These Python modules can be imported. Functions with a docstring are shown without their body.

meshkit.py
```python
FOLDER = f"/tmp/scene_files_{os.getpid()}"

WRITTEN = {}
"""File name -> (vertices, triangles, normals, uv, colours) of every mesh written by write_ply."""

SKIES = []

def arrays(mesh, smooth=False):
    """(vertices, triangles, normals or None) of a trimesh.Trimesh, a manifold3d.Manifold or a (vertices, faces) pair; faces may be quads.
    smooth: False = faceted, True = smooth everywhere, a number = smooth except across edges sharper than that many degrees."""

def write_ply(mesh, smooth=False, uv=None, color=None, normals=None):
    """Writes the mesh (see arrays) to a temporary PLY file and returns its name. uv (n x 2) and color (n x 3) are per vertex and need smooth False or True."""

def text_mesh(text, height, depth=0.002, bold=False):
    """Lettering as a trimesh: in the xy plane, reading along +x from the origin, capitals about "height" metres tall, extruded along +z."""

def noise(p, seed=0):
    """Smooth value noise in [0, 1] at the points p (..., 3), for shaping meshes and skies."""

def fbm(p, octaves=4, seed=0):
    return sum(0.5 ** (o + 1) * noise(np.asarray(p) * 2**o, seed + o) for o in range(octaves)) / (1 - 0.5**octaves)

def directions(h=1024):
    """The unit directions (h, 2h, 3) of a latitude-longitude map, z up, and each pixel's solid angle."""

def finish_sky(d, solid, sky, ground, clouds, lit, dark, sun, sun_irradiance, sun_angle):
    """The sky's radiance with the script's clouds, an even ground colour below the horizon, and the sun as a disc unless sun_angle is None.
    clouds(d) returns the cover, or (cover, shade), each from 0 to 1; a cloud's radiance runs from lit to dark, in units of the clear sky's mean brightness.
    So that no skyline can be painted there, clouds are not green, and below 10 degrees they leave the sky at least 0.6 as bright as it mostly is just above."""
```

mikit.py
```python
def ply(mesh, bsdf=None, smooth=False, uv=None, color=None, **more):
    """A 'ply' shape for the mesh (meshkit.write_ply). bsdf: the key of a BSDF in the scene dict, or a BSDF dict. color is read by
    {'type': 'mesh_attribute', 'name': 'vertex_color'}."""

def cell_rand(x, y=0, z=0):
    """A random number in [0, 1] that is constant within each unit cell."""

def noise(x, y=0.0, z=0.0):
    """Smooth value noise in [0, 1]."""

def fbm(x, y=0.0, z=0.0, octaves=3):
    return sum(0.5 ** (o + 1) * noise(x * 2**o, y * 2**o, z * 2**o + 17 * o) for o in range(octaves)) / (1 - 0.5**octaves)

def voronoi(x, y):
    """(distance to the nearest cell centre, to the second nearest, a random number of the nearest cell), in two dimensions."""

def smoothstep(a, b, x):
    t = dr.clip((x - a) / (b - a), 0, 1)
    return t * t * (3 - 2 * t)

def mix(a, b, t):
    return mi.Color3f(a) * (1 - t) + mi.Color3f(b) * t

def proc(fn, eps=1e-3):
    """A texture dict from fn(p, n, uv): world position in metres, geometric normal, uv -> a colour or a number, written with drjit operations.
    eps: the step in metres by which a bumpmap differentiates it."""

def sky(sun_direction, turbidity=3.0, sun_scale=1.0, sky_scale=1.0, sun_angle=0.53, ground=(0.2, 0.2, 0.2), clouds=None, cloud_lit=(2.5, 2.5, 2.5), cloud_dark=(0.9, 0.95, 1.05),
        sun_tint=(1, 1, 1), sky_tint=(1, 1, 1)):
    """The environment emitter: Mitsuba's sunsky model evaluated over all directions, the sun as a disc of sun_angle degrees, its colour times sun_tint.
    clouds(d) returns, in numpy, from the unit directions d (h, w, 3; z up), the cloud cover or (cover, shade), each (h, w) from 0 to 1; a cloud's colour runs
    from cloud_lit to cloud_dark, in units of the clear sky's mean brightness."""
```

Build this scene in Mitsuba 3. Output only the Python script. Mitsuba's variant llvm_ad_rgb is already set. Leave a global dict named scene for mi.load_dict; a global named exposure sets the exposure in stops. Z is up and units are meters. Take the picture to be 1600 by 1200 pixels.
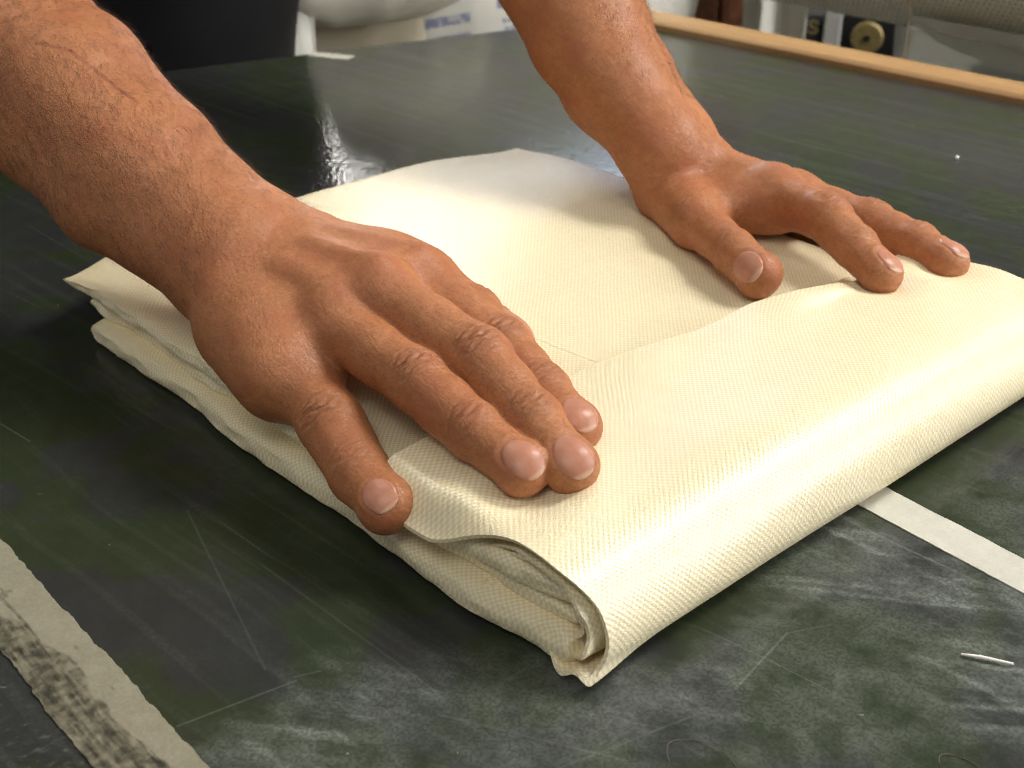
import math
import numpy as np
import drjit as dr
import mitsuba as mi
import mikit
import meshkit
import trimesh
from mikit import noise, fbm, smoothstep, mix, cell_rand, voronoi

T = mi.ScalarTransform4f
scene, labels = {'type': 'scene'}, {}
rng = np.random.default_rng(7)

# ------------------------------------------------------------------ camera, light, exposure
PITCH, EYE = math.radians(28.6), np.array([0.0, 0.0, 0.245])
FWD = np.array([0, math.cos(PITCH), -math.sin(PITCH)])
scene['camera'] = {
    'type': 'thinlens', 'fov': math.degrees(2 * math.atan(800 / 2000.0)), 'fov_axis': 'x', 'near_clip': 0.02, 'far_clip': 60.0,
    'aperture_radius': 0.0010, 'focus_distance': 0.42,
    'to_world': T().look_at(origin=EYE.tolist(), target=(EYE + FWD).tolist(), up=[0, 0, 1]),
}
exposure = -0.15


def lamp(key, centre, aim, w, h, rgb):
    scene[key] = {'type': 'rectangle', 'to_world': T().look_at(origin=list(centre), target=list(aim), up=[0.1, 0.2, 1]) @ T().scale([w / 2, h / 2, 1]),
                  'emitter': {'type': 'area', 'radiance': {'type': 'rgb', 'value': list(rgb)}}, 'bsdf': {'type': 'diffuse', 'reflectance': {'type': 'rgb', 'value': 0.5}}}


# a bright lamp high on the right, an added fill light on the right, a ceiling lamp behind on the left, an added wide fill lamp above and behind the camera, two far windows that the table top mirrors
lamp('side_lamp', (1.20, 0.80, 1.60), (0.05, 0.42, 0.03), 0.65, 0.65, (29, 28.4, 26.8))
lamp('side_fill', (1.95, 0.10, 0.75), (0.05, 0.9, 0.0), 1.1, 0.9, (9.0, 9.0, 8.8))  # added to brighten the things behind the table
lamp('ceiling_lamp', (-0.75, 1.30, 1.75), (0.0, 0.42, 0.0), 0.5, 0.5, (7.5, 7.2, 6.5))
lamp('front_fill_lamp', (-0.35, -0.90, 1.90), (0.05, 0.9, -0.1), 1.0, 0.8, (5.5, 5.4, 5.0))  # added soft fill for the cloth sides, hands and background
lamp('far_window', (-0.25, 3.2, 0.82), (-0.25, 0.0, 0.6), 0.40, 0.30, (40, 38.5, 36))
lamp('back_window', (0.19, 3.3, 0.90), (0.19, 0.0, 0.8), 0.36, 0.75, (7.0, 8.2, 10.5))
for k, l in (('side_lamp', 'bright square lamp out of view high on the right'), ('side_fill', 'added wide fill light out of view low on the right'), ('ceiling_lamp', 'square ceiling lamp out of view above the table'),
             ('front_fill_lamp', 'added wide fill lamp above and behind the camera'), ('far_window', 'small bright window far behind the table'), ('back_window', 'bluish window far behind the table')):
    labels[k] = {'label': l, 'category': 'lamp' if 'lamp' in k else 'window'}
scene['ambient'] = {'type': 'constant', 'radiance': {'type': 'rgb', 'value': [0.25, 0.25, 0.245]}}

# ------------------------------------------------------------------ materials


def rgb(*v):
    return {'type': 'rgb', 'value': list(v)}


def bsdf(key, d):
    scene[key] = {'type': 'twosided', 'bsdf': d}
    return key


def principled(color, rough, spec=0.5, **more):
    return {'type': 'principled', 'base_color': color if isinstance(color, dict) else rgb(*color), 'roughness': rough, 'specular': spec, **more}


def bump(fn, inner, scale=0.001, eps=1e-4):
    return {'type': 'bumpmap', 'arbitrary': mikit.proc(fn, eps=eps), 'scale': scale, 'bsdf': inner}


YARN = 0.00108


def crossing(uv):
    """Plain weave: +1 where a warp yarn lies on top, -1 where a weft yarn does."""
    wob = 0.22 * (noise(uv.x * 160, uv.y * 160) - 0.5)
    return dr.cos((uv.x / YARN + wob) * math.pi) * dr.cos((uv.y / YARN - wob) * math.pi)


def weave(p, n, uv):
    return 0.5 + 0.5 * crossing(uv) + 0.20 * noise(uv.x * 4200, uv.y * 700) + 0.20 * noise(uv.x * 700, uv.y * 4200)


def cloth_tone(p, n, uv):
    """Cream warp over slightly browner weft, each yarn with its own tone."""
    a = fbm(uv.x * 45, uv.y * 45, 3.0)
    yarn = cell_rand(dr.floor(uv.x / YARN), 3.0) * 0.5 + cell_rand(dr.floor(uv.y / YARN), 9.0) * 0.5
    t = dr.clip(0.55 * a + 0.45 * yarn, 0, 1)
    return mix(mix((0.650, 0.545, 0.325), (0.700, 0.610, 0.405), t), mix((0.775, 0.675, 0.440), (0.825, 0.745, 0.540), t), smoothstep(-0.35, 0.45, crossing(uv)))


bsdf('fabric_weave', bump(weave, principled(mikit.proc(cloth_tone), 0.30, 0.90, sheen=0.15), 0.00013))

# ------------------------------------------------------------------ mesh helpers


def unit(v):
    v = np.asarray(v, float)
    return v / np.linalg.norm(v)


def sm(a, b, x):
    t = np.clip((x - a) / (b - a), 0, 1)
    return t * t * (3 - 2 * t)


def smin(a, b, k):
    h = np.maximum(k - np.abs(a - b), 0.0) / k
    return np.minimum(a, b) - h * h * k * 0.25


def cone(P, c):
    a, b, ra, rb = c[:4]
    ab = b - a
    q = P - a
    t = np.clip(q @ ab / max(ab @ ab, 1e-12), 0, 1)
    return np.linalg.norm(q - t[:, None] * ab, axis=1) - (ra + (rb - ra) * t)


def nearby(c, centre, reach):
    a, b, ra, rb = c[:4]
    ab = b - a
    t = np.clip((centre - a) @ ab / max(ab @ ab, 1e-12), 0, 1)
    return np.linalg.norm(centre - a - t * ab) - max(ra, rb) < reach


def fold(cones, P, centre, R):
    d = None
    reach = R + 0.02 + max(c[4] for c in cones)
    for c in cones:
        if nearby(c, centre, reach):
            e = cone(P, c)
            d = e if d is None else smin(d, e, c[4])
    return d


def net(f, lo, hi, h, N=8, margin=0.004):
    """Sparse naive surface nets of f(P, centre, radius) < 0."""
    lo = np.asarray(lo, float)
    B = N * h
    n = np.ceil((np.asarray(hi) - lo) / B).astype(int)
    G = 4
    act = []
    off = np.stack(np.meshgrid(*[np.arange(G)] * 3, indexing='ij'), -1).reshape(-1, 3)
    for gi in np.ndindex(*np.ceil(n / G).astype(int)):
        cells = off + np.array(gi) * G
        ctr = lo + (np.array(gi) * G + G / 2) * B
        R = G * B * 0.87
        d = f(lo + (cells + 0.5) * B, ctr, R)
        if d is None:
            continue
        keep = np.abs(d) < B * 0.87 + margin
        if keep.any():
            act.append((cells[keep], ctr, R))
    S = N + 1
    loc = np.stack(np.meshgrid(*[np.arange(S)] * 3, indexing='ij'), -1).reshape(-1, 3)
    ids, pos, eids, eflip = [], [], [], [[], [], []]
    big = np.int64(1 << 20)
    key = lambda c: (c[..., 0].astype(np.int64) * big + c[..., 1]) * big + c[..., 2]
    edges = [[], [], []]
    for cells, ctr, R in act:
        for cell in cells:
            base = cell * N
            bc = lo + (base + N / 2) * h
            P = lo + (base + loc) * h
            d = f(P, bc, B * 0.87)
            if d is None:
                continue
            V = d.reshape(S, S, S)
            s = V < 0
            if s.all() or not s.any():
                continue
            cnt = np.zeros((N, N, N))
            acc = np.zeros((N, N, N, 3))
            grid = np.stack(np.meshgrid(*[np.arange(S)] * 3, indexing='ij'), -1).astype(float)
            for ax in range(3):
                A0 = [slice(None)] * 3
                A1 = [slice(None)] * 3
                A0[ax], A1[ax] = slice(0, N), slice(1, S)
                v0, v1 = V[tuple(A0)], V[tuple(A1)]
                x = (v0 < 0) != (v1 < 0)
                if not x.any():
                    continue
                t = np.where(x, v0 / np.where(x, v0 - v1, 1), 0)
                pt = grid[tuple(A0)].copy()
                pt[..., ax] += t
                o = [k for k in range(3) if k != ax]
                for da in (0, 1):
                    for db in (0, 1):
                        sl = [slice(None)] * 3
                        sl[o[0]], sl[o[1]] = slice(da, da + N), slice(db, db + N)
                        m = x[tuple(sl)]
                        cnt += m
                        acc += pt[tuple(sl)] * m[..., None]
                own = [slice(0, N)] * 3
                w = np.argwhere(x[tuple(own)])
                edges[ax].append(np.hstack([w + base, (v0[tuple(own)][tuple(w.T)] < 0)[:, None]]))
            m = cnt > 0
            c = np.argwhere(m)
            ids.append(key(c + base))
            pos.append(lo + (base + acc[m] / cnt[m][:, None]) * h)
    ids, pos = np.concatenate(ids), np.concatenate(pos)
    order = np.argsort(ids)
    ids, pos = ids[order], pos[order]
    faces = []
    for ax in range(3):
        e = np.concatenate(edges[ax])
        p, neg = e[:, :3], e[:, 3].astype(bool)
        u, v = [(1, 2), (2, 0), (0, 1)][ax]
        du, dv = np.eye(3, dtype=int)[u], np.eye(3, dtype=int)[v]
        q = np.stack([key(p - du - dv), key(p - dv), key(p), key(p - du)], 1)
        at = np.clip(np.searchsorted(ids, q), 0, len(ids) - 1)
        ok = (ids[at] == q).all(1)
        at, neg = at[ok], neg[ok]
        faces.append(np.where(neg[:, None], at, at[:, ::-1]))
    F = np.vstack(faces)
    return pos, np.vstack([F[:, [0, 1, 2]], F[:, [0, 2, 3]]])


def clean_normals(v, f):
    n = np.zeros_like(v)
    c = np.cross(v[f[:, 1]] - v[f[:, 0]], v[f[:, 2]] - v[f[:, 0]])
    for k in range(3):
        np.add.at(n, f[:, k], c)
    return n / np.maximum(np.linalg.norm(n, axis=1, keepdims=True), 1e-12)


def grid_faces(n, m, wrap=False):
    i, j = np.meshgrid(np.arange(n - 1), np.arange(m if wrap else m - 1), indexing='ij')
    k = (j + 1) % m
    q = np.stack([i * m + j, i * m + k, (i + 1) * m + k, (i + 1) * m + j], -1).reshape(-1, 4)
    return np.vstack([q[:, [0, 1, 2]], q[:, [0, 2, 3]]])


def box(x0, x1, y0, y1, z0, z1, bev=0.0):
    if bev == 0:
        m = trimesh.creation.box(bounds=[[x0, y0, z0], [x1, y1, z1]])
        return m
    pts = []
    for sx in (0, 1):
        for sy in (0, 1):
            for sz in (0, 1):
                for ax in range(3):
                    p = np.array([(x0, x1)[sx], (y0, y1)[sy], (z0, z1)[sz]], float)
                    for k in range(3):
                        if k != ax:
                            p[k] += bev * (1 - 2 * (sx, sy, sz)[k])
                    pts.append(p)
    return trimesh.convex.convex_hull(np.array(pts))


def tube(points, radii, sides=6):
    p = np.asarray(points, float)
    t = np.gradient(p, axis=0)
    t /= np.linalg.norm(t, axis=1, keepdims=True) + 1e-12
    a = np.cross(t, np.where(np.abs(t[:, 2:]) < 0.9, [0, 0, 1.0], [1.0, 0, 0]))
    a /= np.linalg.norm(a, axis=1, keepdims=True) + 1e-12
    b, ang = np.cross(t, a), np.arange(sides) * 2 * np.pi / sides
    v = p[:, None] + np.broadcast_to(radii, (len(p),))[:, None, None] * (np.cos(ang)[None, :, None] * a[:, None] + np.sin(ang)[None, :, None] * b[:, None])
    return v.reshape(-1, 3), grid_faces(len(p), sides, True)


def joined(parts):
    vs, fs, n = [], [], 0
    for v, f in parts:
        vs.append(v)
        fs.append(np.asarray(f) + n)
        n += len(v)
    return np.vstack(vs), np.vstack(fs)


def thing(key, label, category, group=None):
    labels[key] = {'label': label, 'category': category}
    if group:
        labels[key]['group'] = group


# ------------------------------------------------------------------ the table
DL, DR = np.array([0.8900, 0.4559, 0.0]), np.array([0.7241, -0.6897, 0.0])   # far edge, right edge
CORNER = np.array([0.0743, 1.0899, 0.0])
SCRATCHES = [((-0.0897, 0.2576), (-0.0606, 0.2755), 0.25), ((-0.0612, 0.277), (-0.0545, 0.2795), 0.2), ((-0.2352, 0.4527), (-0.178, 0.405), 0.25),
             ((0.062, 0.272), (0.081, 0.296), 0.30), ((0.081, 0.296), (0.095, 0.3), 0.15), ((-0.08, 0.33), (-0.02, 0.27), 0.12), ((-0.11, 0.36), (-0.07, 0.28), 0.12),
             ((0.11, 0.31), (0.16, 0.33), 0.15), ((0.0, 0.236), (0.05, 0.262), 0.2), ((-0.02, 0.262), (0.03, 0.245), 0.15)]


HAZE_SMEARS = [(0.075, 0.262, 0.050), (0.145, 0.295, 0.060), (0.015, 0.248, 0.045), (0.190, 0.345, 0.050), (-0.045, 0.250, 0.040), (0.110, 0.330, 0.035)]  # dust smears plus reflected room haze, put into the table colour


def dust_haze(p):  # dust and scratches, with the painted reflected haze of the near right part
    x, y = p.x, p.y
    a = x * 0.72 - y * 0.69
    b = x * 0.69 + y * 0.72
    wob = fbm(x * 14, y * 14, 2.0)
    swipe = fbm(a * 9 + wob, b * 260 + 1.5 * wob, 1.0, octaves=4)
    c, d_ = x * 0.98 - y * 0.2, x * 0.2 + y * 0.98
    swipe2 = fbm(c * 16 + 1.2 * wob, d_ * 230 + 2.5 * wob, 5.0, octaves=4)
    patch = fbm(x * 20 + 4, y * 20 + 1.5, 7.0, octaves=4)
    fine = noise(x * 1500, y * 1500)
    haze_smear = mi.Float(0)
    for cx, cy, cr in HAZE_SMEARS:
        haze_smear = dr.maximum(haze_smear, smoothstep(1.15, 0.35, dr.sqrt(dr.square(x - cx) + dr.square(y - cy)) / cr + 1.1 * (fbm(x * 26 + cx * 90, y * 26, 2.0, octaves=4) - 0.5)))
    d = 0.035 * smoothstep(0.50, 0.80, swipe) + 0.34 * haze_smear * smoothstep(0.44, 0.80, 0.65 * swipe2 + 0.35 * fbm(a * 30 + 7, b * 300, 9.0)) * smoothstep(0.36, 0.62, patch) + (0.03 + 0.27 * haze_smear) * fbm(x * 130, y * 130, 4.0)
    speck = smoothstep(0.955, 0.985, noise(x * 420, y * 420, 2.2)) * 0.6 + smoothstep(0.95, 0.98, noise(x * 190, y * 700, 6.2)) * 0.25 * smoothstep(0.45, 0.6, patch)
    line = mi.Float(0)
    for (x0, y0), (x1, y1), s in SCRATCHES:
        L2 = (x1 - x0) ** 2 + (y1 - y0) ** 2
        t = dr.clip(((x - x0) * (x1 - x0) + (y - y0) * (y1 - y0)) / L2, 0, 1)
        e = dr.sqrt(dr.square(x - x0 - t * (x1 - x0)) + dr.square(y - y0 - t * (y1 - y0)))
        line = dr.maximum(line, 0.65 * s * smoothstep(0.0006, 0.0001, e) * (0.5 + 0.5 * noise(x * 700, y * 700)))
    g1 = dr.abs(noise(a * 3 + 40, b * 60) - 0.5)
    line = dr.maximum(line, 0.14 * smoothstep(0.006, 0.001, g1) * smoothstep(0.5, 0.7, noise(a * 30, b * 30, 8)))
    return dr.clip(d * (0.55 + 0.9 * fine) + speck + line, 0, 1)


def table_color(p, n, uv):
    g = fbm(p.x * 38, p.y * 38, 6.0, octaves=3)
    return mix(mix((0.0225, 0.0300, 0.0140), (0.0245, 0.0260, 0.0245), smoothstep(0.4, 0.6, g)), (0.255, 0.275, 0.245), dust_haze(p))


def table_rough(p, n, uv):
    return dr.clip(0.13 + 0.45 * dust_haze(p) + 0.05 * fbm(p.x * 60, p.y * 60), 0.05, 0.8)


def table_relief(p, n, uv):
    return 0.3 * fbm(p.x * 110, p.y * 110, 1.0, octaves=2) + 0.75 * noise(p.x * 520, p.y * 420, 3.0) + 0.2 * noise(p.x * 1300, p.y * 1300)


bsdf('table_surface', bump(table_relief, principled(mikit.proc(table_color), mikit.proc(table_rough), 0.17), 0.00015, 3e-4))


def wood_color(light, dark, along, across):
    A, B = np.array(along), np.array(across)

    def fn(p, n, uv):
        s = p.x * float(A[0]) + p.y * float(A[1]) + p.z * float(A[2])
        t = p.x * float(B[0]) + p.y * float(B[1]) + p.z * float(B[2])
        g = fbm(s * 6, t * 160 + 3 * noise(s * 5, t * 20), p.z * 60, octaves=4)
        return mix(light, dark, smoothstep(0.25, 0.8, g))
    return fn


bsdf('pale_wood', principled(mikit.proc(wood_color((0.44, 0.265, 0.115), (0.32, 0.175, 0.07), DR, (0.69, 0.72, 0))), 0.42, 0.5))
bsdf('brown_wood', principled(mikit.proc(wood_color((0.22, 0.085, 0.04), (0.10, 0.035, 0.016), (0, 0, 1), (1, 0.3, 0))), 0.5, 0.4))
LEN_L, LEN_R = 1.75, 1.75
c0, c1, c2, c3 = CORNER, CORNER + DR * LEN_R, CORNER + DR * LEN_R - DL * LEN_L, CORNER - DL * LEN_L
V, F = [], []
inset = lambda k: [c + k * (unit(-DL) + unit(DR if i in (0, 3) else -DR)) * (1 if i in (0, 1) else 0.2) for i, c in enumerate((c0, c1, c2, c3))]
for ring, z in ((inset(0.0012), 0.0), (inset(0.0), -0.0012), (inset(0.0), -0.007), (inset(0.0012), -0.008)):
    V += [[c[0], c[1], z] for c in ring]
F = [[0, 2, 1], [0, 3, 2], [12, 13, 14], [12, 14, 15]]
for r in range(3):
    for i in range(4):
        a, b = r * 4 + i, r * 4 + (i + 1) % 4
        F += [[a, b, b + 4], [a, b + 4, a + 4]]
m = trimesh.Trimesh(np.array(V), np.array(F), process=False)
m.fix_normals()
thing('table', 'dark scratched glossy work table under the folded cloth with pale wooden edging', 'table')
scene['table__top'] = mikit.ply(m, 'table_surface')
bsdf('dark_board', principled((0.03, 0.028, 0.022), 0.6))
V2 = np.array([[c[0], c[1], z] for z in (-0.009, -0.045) for c in inset(0.02)])
m = trimesh.convex.convex_hull(V2)
scene['table__underboard'] = mikit.ply(m, 'dark_board')
# edging board along the right edge
W = np.array([0.6897, 0.7241, 0.0])
prof = [(0.0015, -0.05), (0.0015, 0.0035), (0.003, 0.0055), (0.006, 0.0065), (0.031, 0.0065), (0.0345, 0.005), (0.036, 0.002), (0.036, -0.05)]
ss = np.linspace(-0.06, LEN_R, 40)
Vb = np.array([CORNER + DR * s + W * (w + 0.0006 * math.sin(9 * s + 1)) + np.array([0, 0, z]) for s in ss for w, z in prof])
scene['table__edging'] = mikit.ply((Vb, grid_faces(len(ss), len(prof), True)[:, ::-1]), 'pale_wood', smooth=35)
labels['table__edging'] = {'label': 'pale wooden edging board along the right side of the table'}
bsdf('table_leg_paint', principled((0.05, 0.05, 0.045), 0.5))
for i, (s, l) in enumerate(((0.1, 0.1), (1.6, 0.1), (1.6, 1.6), (0.1, 1.6))):
    c = CORNER + DR * s - DL * l
    leg = box(c[0] - .03, c[0] + .03, c[1] - .03, c[1] + .03, -0.76, -0.046, 0.004)
    scene['table__leg' + ('_%03d' % i if i else '')] = mikit.ply(leg, 'table_leg_paint')


# tapes on the table
def tape_tone(p, n, uv):
    f = fbm(p.x * 130, p.y * 130, 1.0, octaves=4)
    g = noise(p.x * 1800, p.y * 1800)
    return mix((0.44, 0.42, 0.355), (0.57, 0.55, 0.475), dr.clip(0.7 * f + 0.35 * g, 0, 1))


def torn_tone(p, n, uv):
    s, t = uv.x, uv.y
    f = fbm(p.x * 150, p.y * 150, 1.0, octaves=4)
    g = noise(p.x * 1500, p.y * 1500)
    clean = mix((0.190, 0.172, 0.118), (0.275, 0.250, 0.180), dr.clip(0.6 * f + 0.4 * g, 0, 1))
    dirt = mix((0.030, 0.027, 0.017), (0.225, 0.200, 0.135), smoothstep(0.20, 0.85, 0.5 * fbm(p.x * 420, p.y * 420, 3.0, octaves=4) + 0.5 * fbm(s * 90, t * 620, 6.0, octaves=3)))
    k = smoothstep(0.50, 0.60, fbm(s * 48 + 0.7, t * 110 + 2.2, 4.0, octaves=4) + 0.20 * smoothstep(0.006, 0.011, t) * smoothstep(0.12, 0.21, s) - 0.12 * smoothstep(0.009, 0.004, t) - 0.10 * smoothstep(0.0165, 0.0195, t))
    seam = smoothstep(0.0009, 0.0002, dr.abs(t - 0.0118 - 0.0016 * (noise(s * 60) - 0.5)))
    hair = smoothstep(0.90, 0.97, noise(s * 130, t * 900)) * 0.7
    return mix(clean, dirt, dr.clip(dr.maximum(dr.maximum(k, 0.75 * seam), hair), 0, 1))


def torn_relief(p, n, uv):
    s, t = uv.x, uv.y
    k = smoothstep(0.50, 0.60, fbm(s * 48 + 0.7, t * 110 + 2.2, 4.0, octaves=4) + 0.20 * smoothstep(0.006, 0.011, t) * smoothstep(0.12, 0.21, s) - 0.12 * smoothstep(0.009, 0.004, t) - 0.10 * smoothstep(0.0165, 0.0195, t))
    return 0.5 * (fbm(p.x * 420, p.y * 420, 3.0, octaves=4) + fbm(s * 90, t * 620, 6.0, octaves=3)) * (0.25 + 1.1 * k) - k * 0.6


def strip(A, B, width, thick, seed, rough_edge=0.0004):
    """A strip of tape from A to B (2-D), its width to the right of the direction of travel; uv in metres (along, across)."""
    A, B = np.array(A, float), np.array(B, float)
    L = np.linalg.norm(B - A)
    d = (B - A) / L
    r = np.array([d[1], -d[0]])
    n = int(L / 0.0012) + 2
    s = np.linspace(0, L, n)
    wob = lambda k: (meshkit.fbm(np.stack([s * 260, s * 0 + k, s * 0 + seed], -1)) - 0.5) * 2 * rough_edge + (meshkit.noise(np.stack([s * 40, s * 0 + k + 5, s * 0 + seed], -1)) - 0.5) * 2 * rough_edge
    cols = []
    ts = np.concatenate([[0.0, 0.0], np.linspace(0, width, 10), [width, width]])
    for j, t in enumerate(ts):
        tt = t + (wob(0) if j <= 2 else wob(9) if j >= len(ts) - 3 else 0)
        z = np.where(True, thick, 0) * np.ones(n)
        if j in (0, len(ts) - 1):
            z = z * 0 + 0.0001
        elif 2 <= j <= len(ts) - 3:
            z = z + (meshkit.noise(np.stack([s * 300, s * 0 + t * 300, s * 0 + seed], -1)) - 0.5) * thick * 0.5
        xy = A + d * s[:, None] + r * np.broadcast_to(tt, (n,))[:, None]
        cols.append((np.column_stack([xy, z]), np.column_stack([s, np.broadcast_to(tt, (n,))])))
    v = np.stack([c[0] for c in cols], 1).reshape(-1, 3)
    uv = np.stack([c[1] for c in cols], 1).reshape(-1, 2)
    f = grid_faces(n, len(ts))
    return (v, f[:, ::-1]) if np.cross(v[f[0, 1]] - v[f[0, 0]], v[f[0, 2]] - v[f[0, 0]])[2] < 0 else (v, f), uv


bsdf('tape_paper', bump(lambda p, n, uv: fbm(p.x * 900, p.y * 900, 1.0), principled(mikit.proc(tape_tone), 0.55, 0.4), 0.0001))
bsdf('tape_torn', bump(torn_relief, principled(mikit.proc(torn_tone), 0.6, 0.35), 0.0011))
mesh, uv = strip((0.0600, 0.4600), (0.1990, 0.2880), 0.0160, 0.0005, 2, 0.00015)
scene['white_tape'] = mikit.ply(mesh, 'tape_paper', smooth=True, uv=uv)
thing('white_tape', 'clean white tape strip running out from under the right side of the folded cloth', 'tape')
mesh, uv = strip((-0.2600, 0.4479), (-0.0528, 0.2125), 0.0212, 0.0006, 5, 0.0008)
scene['masking_tape'] = mikit.ply(mesh, 'tape_torn', smooth=True, uv=uv)
thing('masking_tape', 'dirty torn beige masking tape strip across the lower left corner of the table', 'tape')
mesh, uv = strip((-0.1500, 0.9770), (-0.1180, 0.9650), 0.0120, 0.0004, 8, 0.0006)
scene['white_tape_001'] = mikit.ply(mesh, 'tape_paper', smooth=True, uv=uv)
thing('white_tape_001', 'short stub of white tape on the far left edge of the table', 'tape')

# small litter on the table
bsdf('white_plastic', principled((0.8, 0.78, 0.72), 0.4))
bsdf('thread_fibre', principled((0.11, 0.09, 0.06), 0.5))
scene['plastic_sliver'] = mikit.ply(joined([tube([(0.1290, 0.2858, 0.0008), (0.134, 0.2840, 0.0012), (0.1425, 0.2812, 0.0011)], [0.0003, 0.0006, 0.0004], 8)]), 'white_plastic', smooth=True)
thing('plastic_sliver', 'thin white plastic sliver lying on the table at the right edge', 'sliver')
scene['paper_crumb'] = mikit.ply(trimesh.creation.icosphere(subdivisions=2, radius=0.0012).apply_translation([0.2626, 0.7272, 0.0008]), 'white_plastic', smooth=True)
thing('paper_crumb', 'tiny pale crumb lying on the dark table beyond the far hand', 'crumb')
th = np.linspace(0, math.pi * 1.15, 24)
scene['loose_thread'] = mikit.ply(tube(np.column_stack([0.0475 + 0.0075 * np.cos(th[::-1]) + 0.001 * th, 0.2440 + 0.0085 * np.sin(th), 0.0006 + 0.0006 * np.sin(3 * th)]), 0.00011, 5), 'thread_fibre', smooth=True)
thing('loose_thread', 'curled brown thread lying on the table near the bottom edge, left one of two', 'thread')
scene['loose_thread_001'] = mikit.ply(tube(np.column_stack([0.1135 + 0.0032 * np.cos(th[::-1]) + 0.001 * th, 0.2435 + 0.0034 * np.sin(th), 0.0005 + 0.0003 * np.sin(2 * th)]), 0.00011, 5), 'thread_fibre', smooth=True)
thing('loose_thread_001', 'small curled brown thread at the bottom right of the table', 'thread')

# ------------------------------------------------------------------ the folded cloth: a along the left side, b along the right side, z up
O, EA, EB = np.array([0.0187, 0.2712]), np.array([-0.6722, 0.7403]), np.array([0.7432, 0.6691])


def to_world(a, b, z):
    return np.stack([O[0] + a * EA[0] + b * EB[0], O[1] + a * EA[1] + b * EB[1], np.broadcast_to(z, np.shape(a))], -1)


def mnoise(x, y, s=0, octaves=3):
    return meshkit.fbm(np.stack([x, y, np.full(np.shape(x), s * 3.7)], -1), octaves) - 0.5


thing('folded_cloth', 'thick folded sheet of cream woven glass cloth pressed flat on the dark table', 'cloth')


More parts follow.
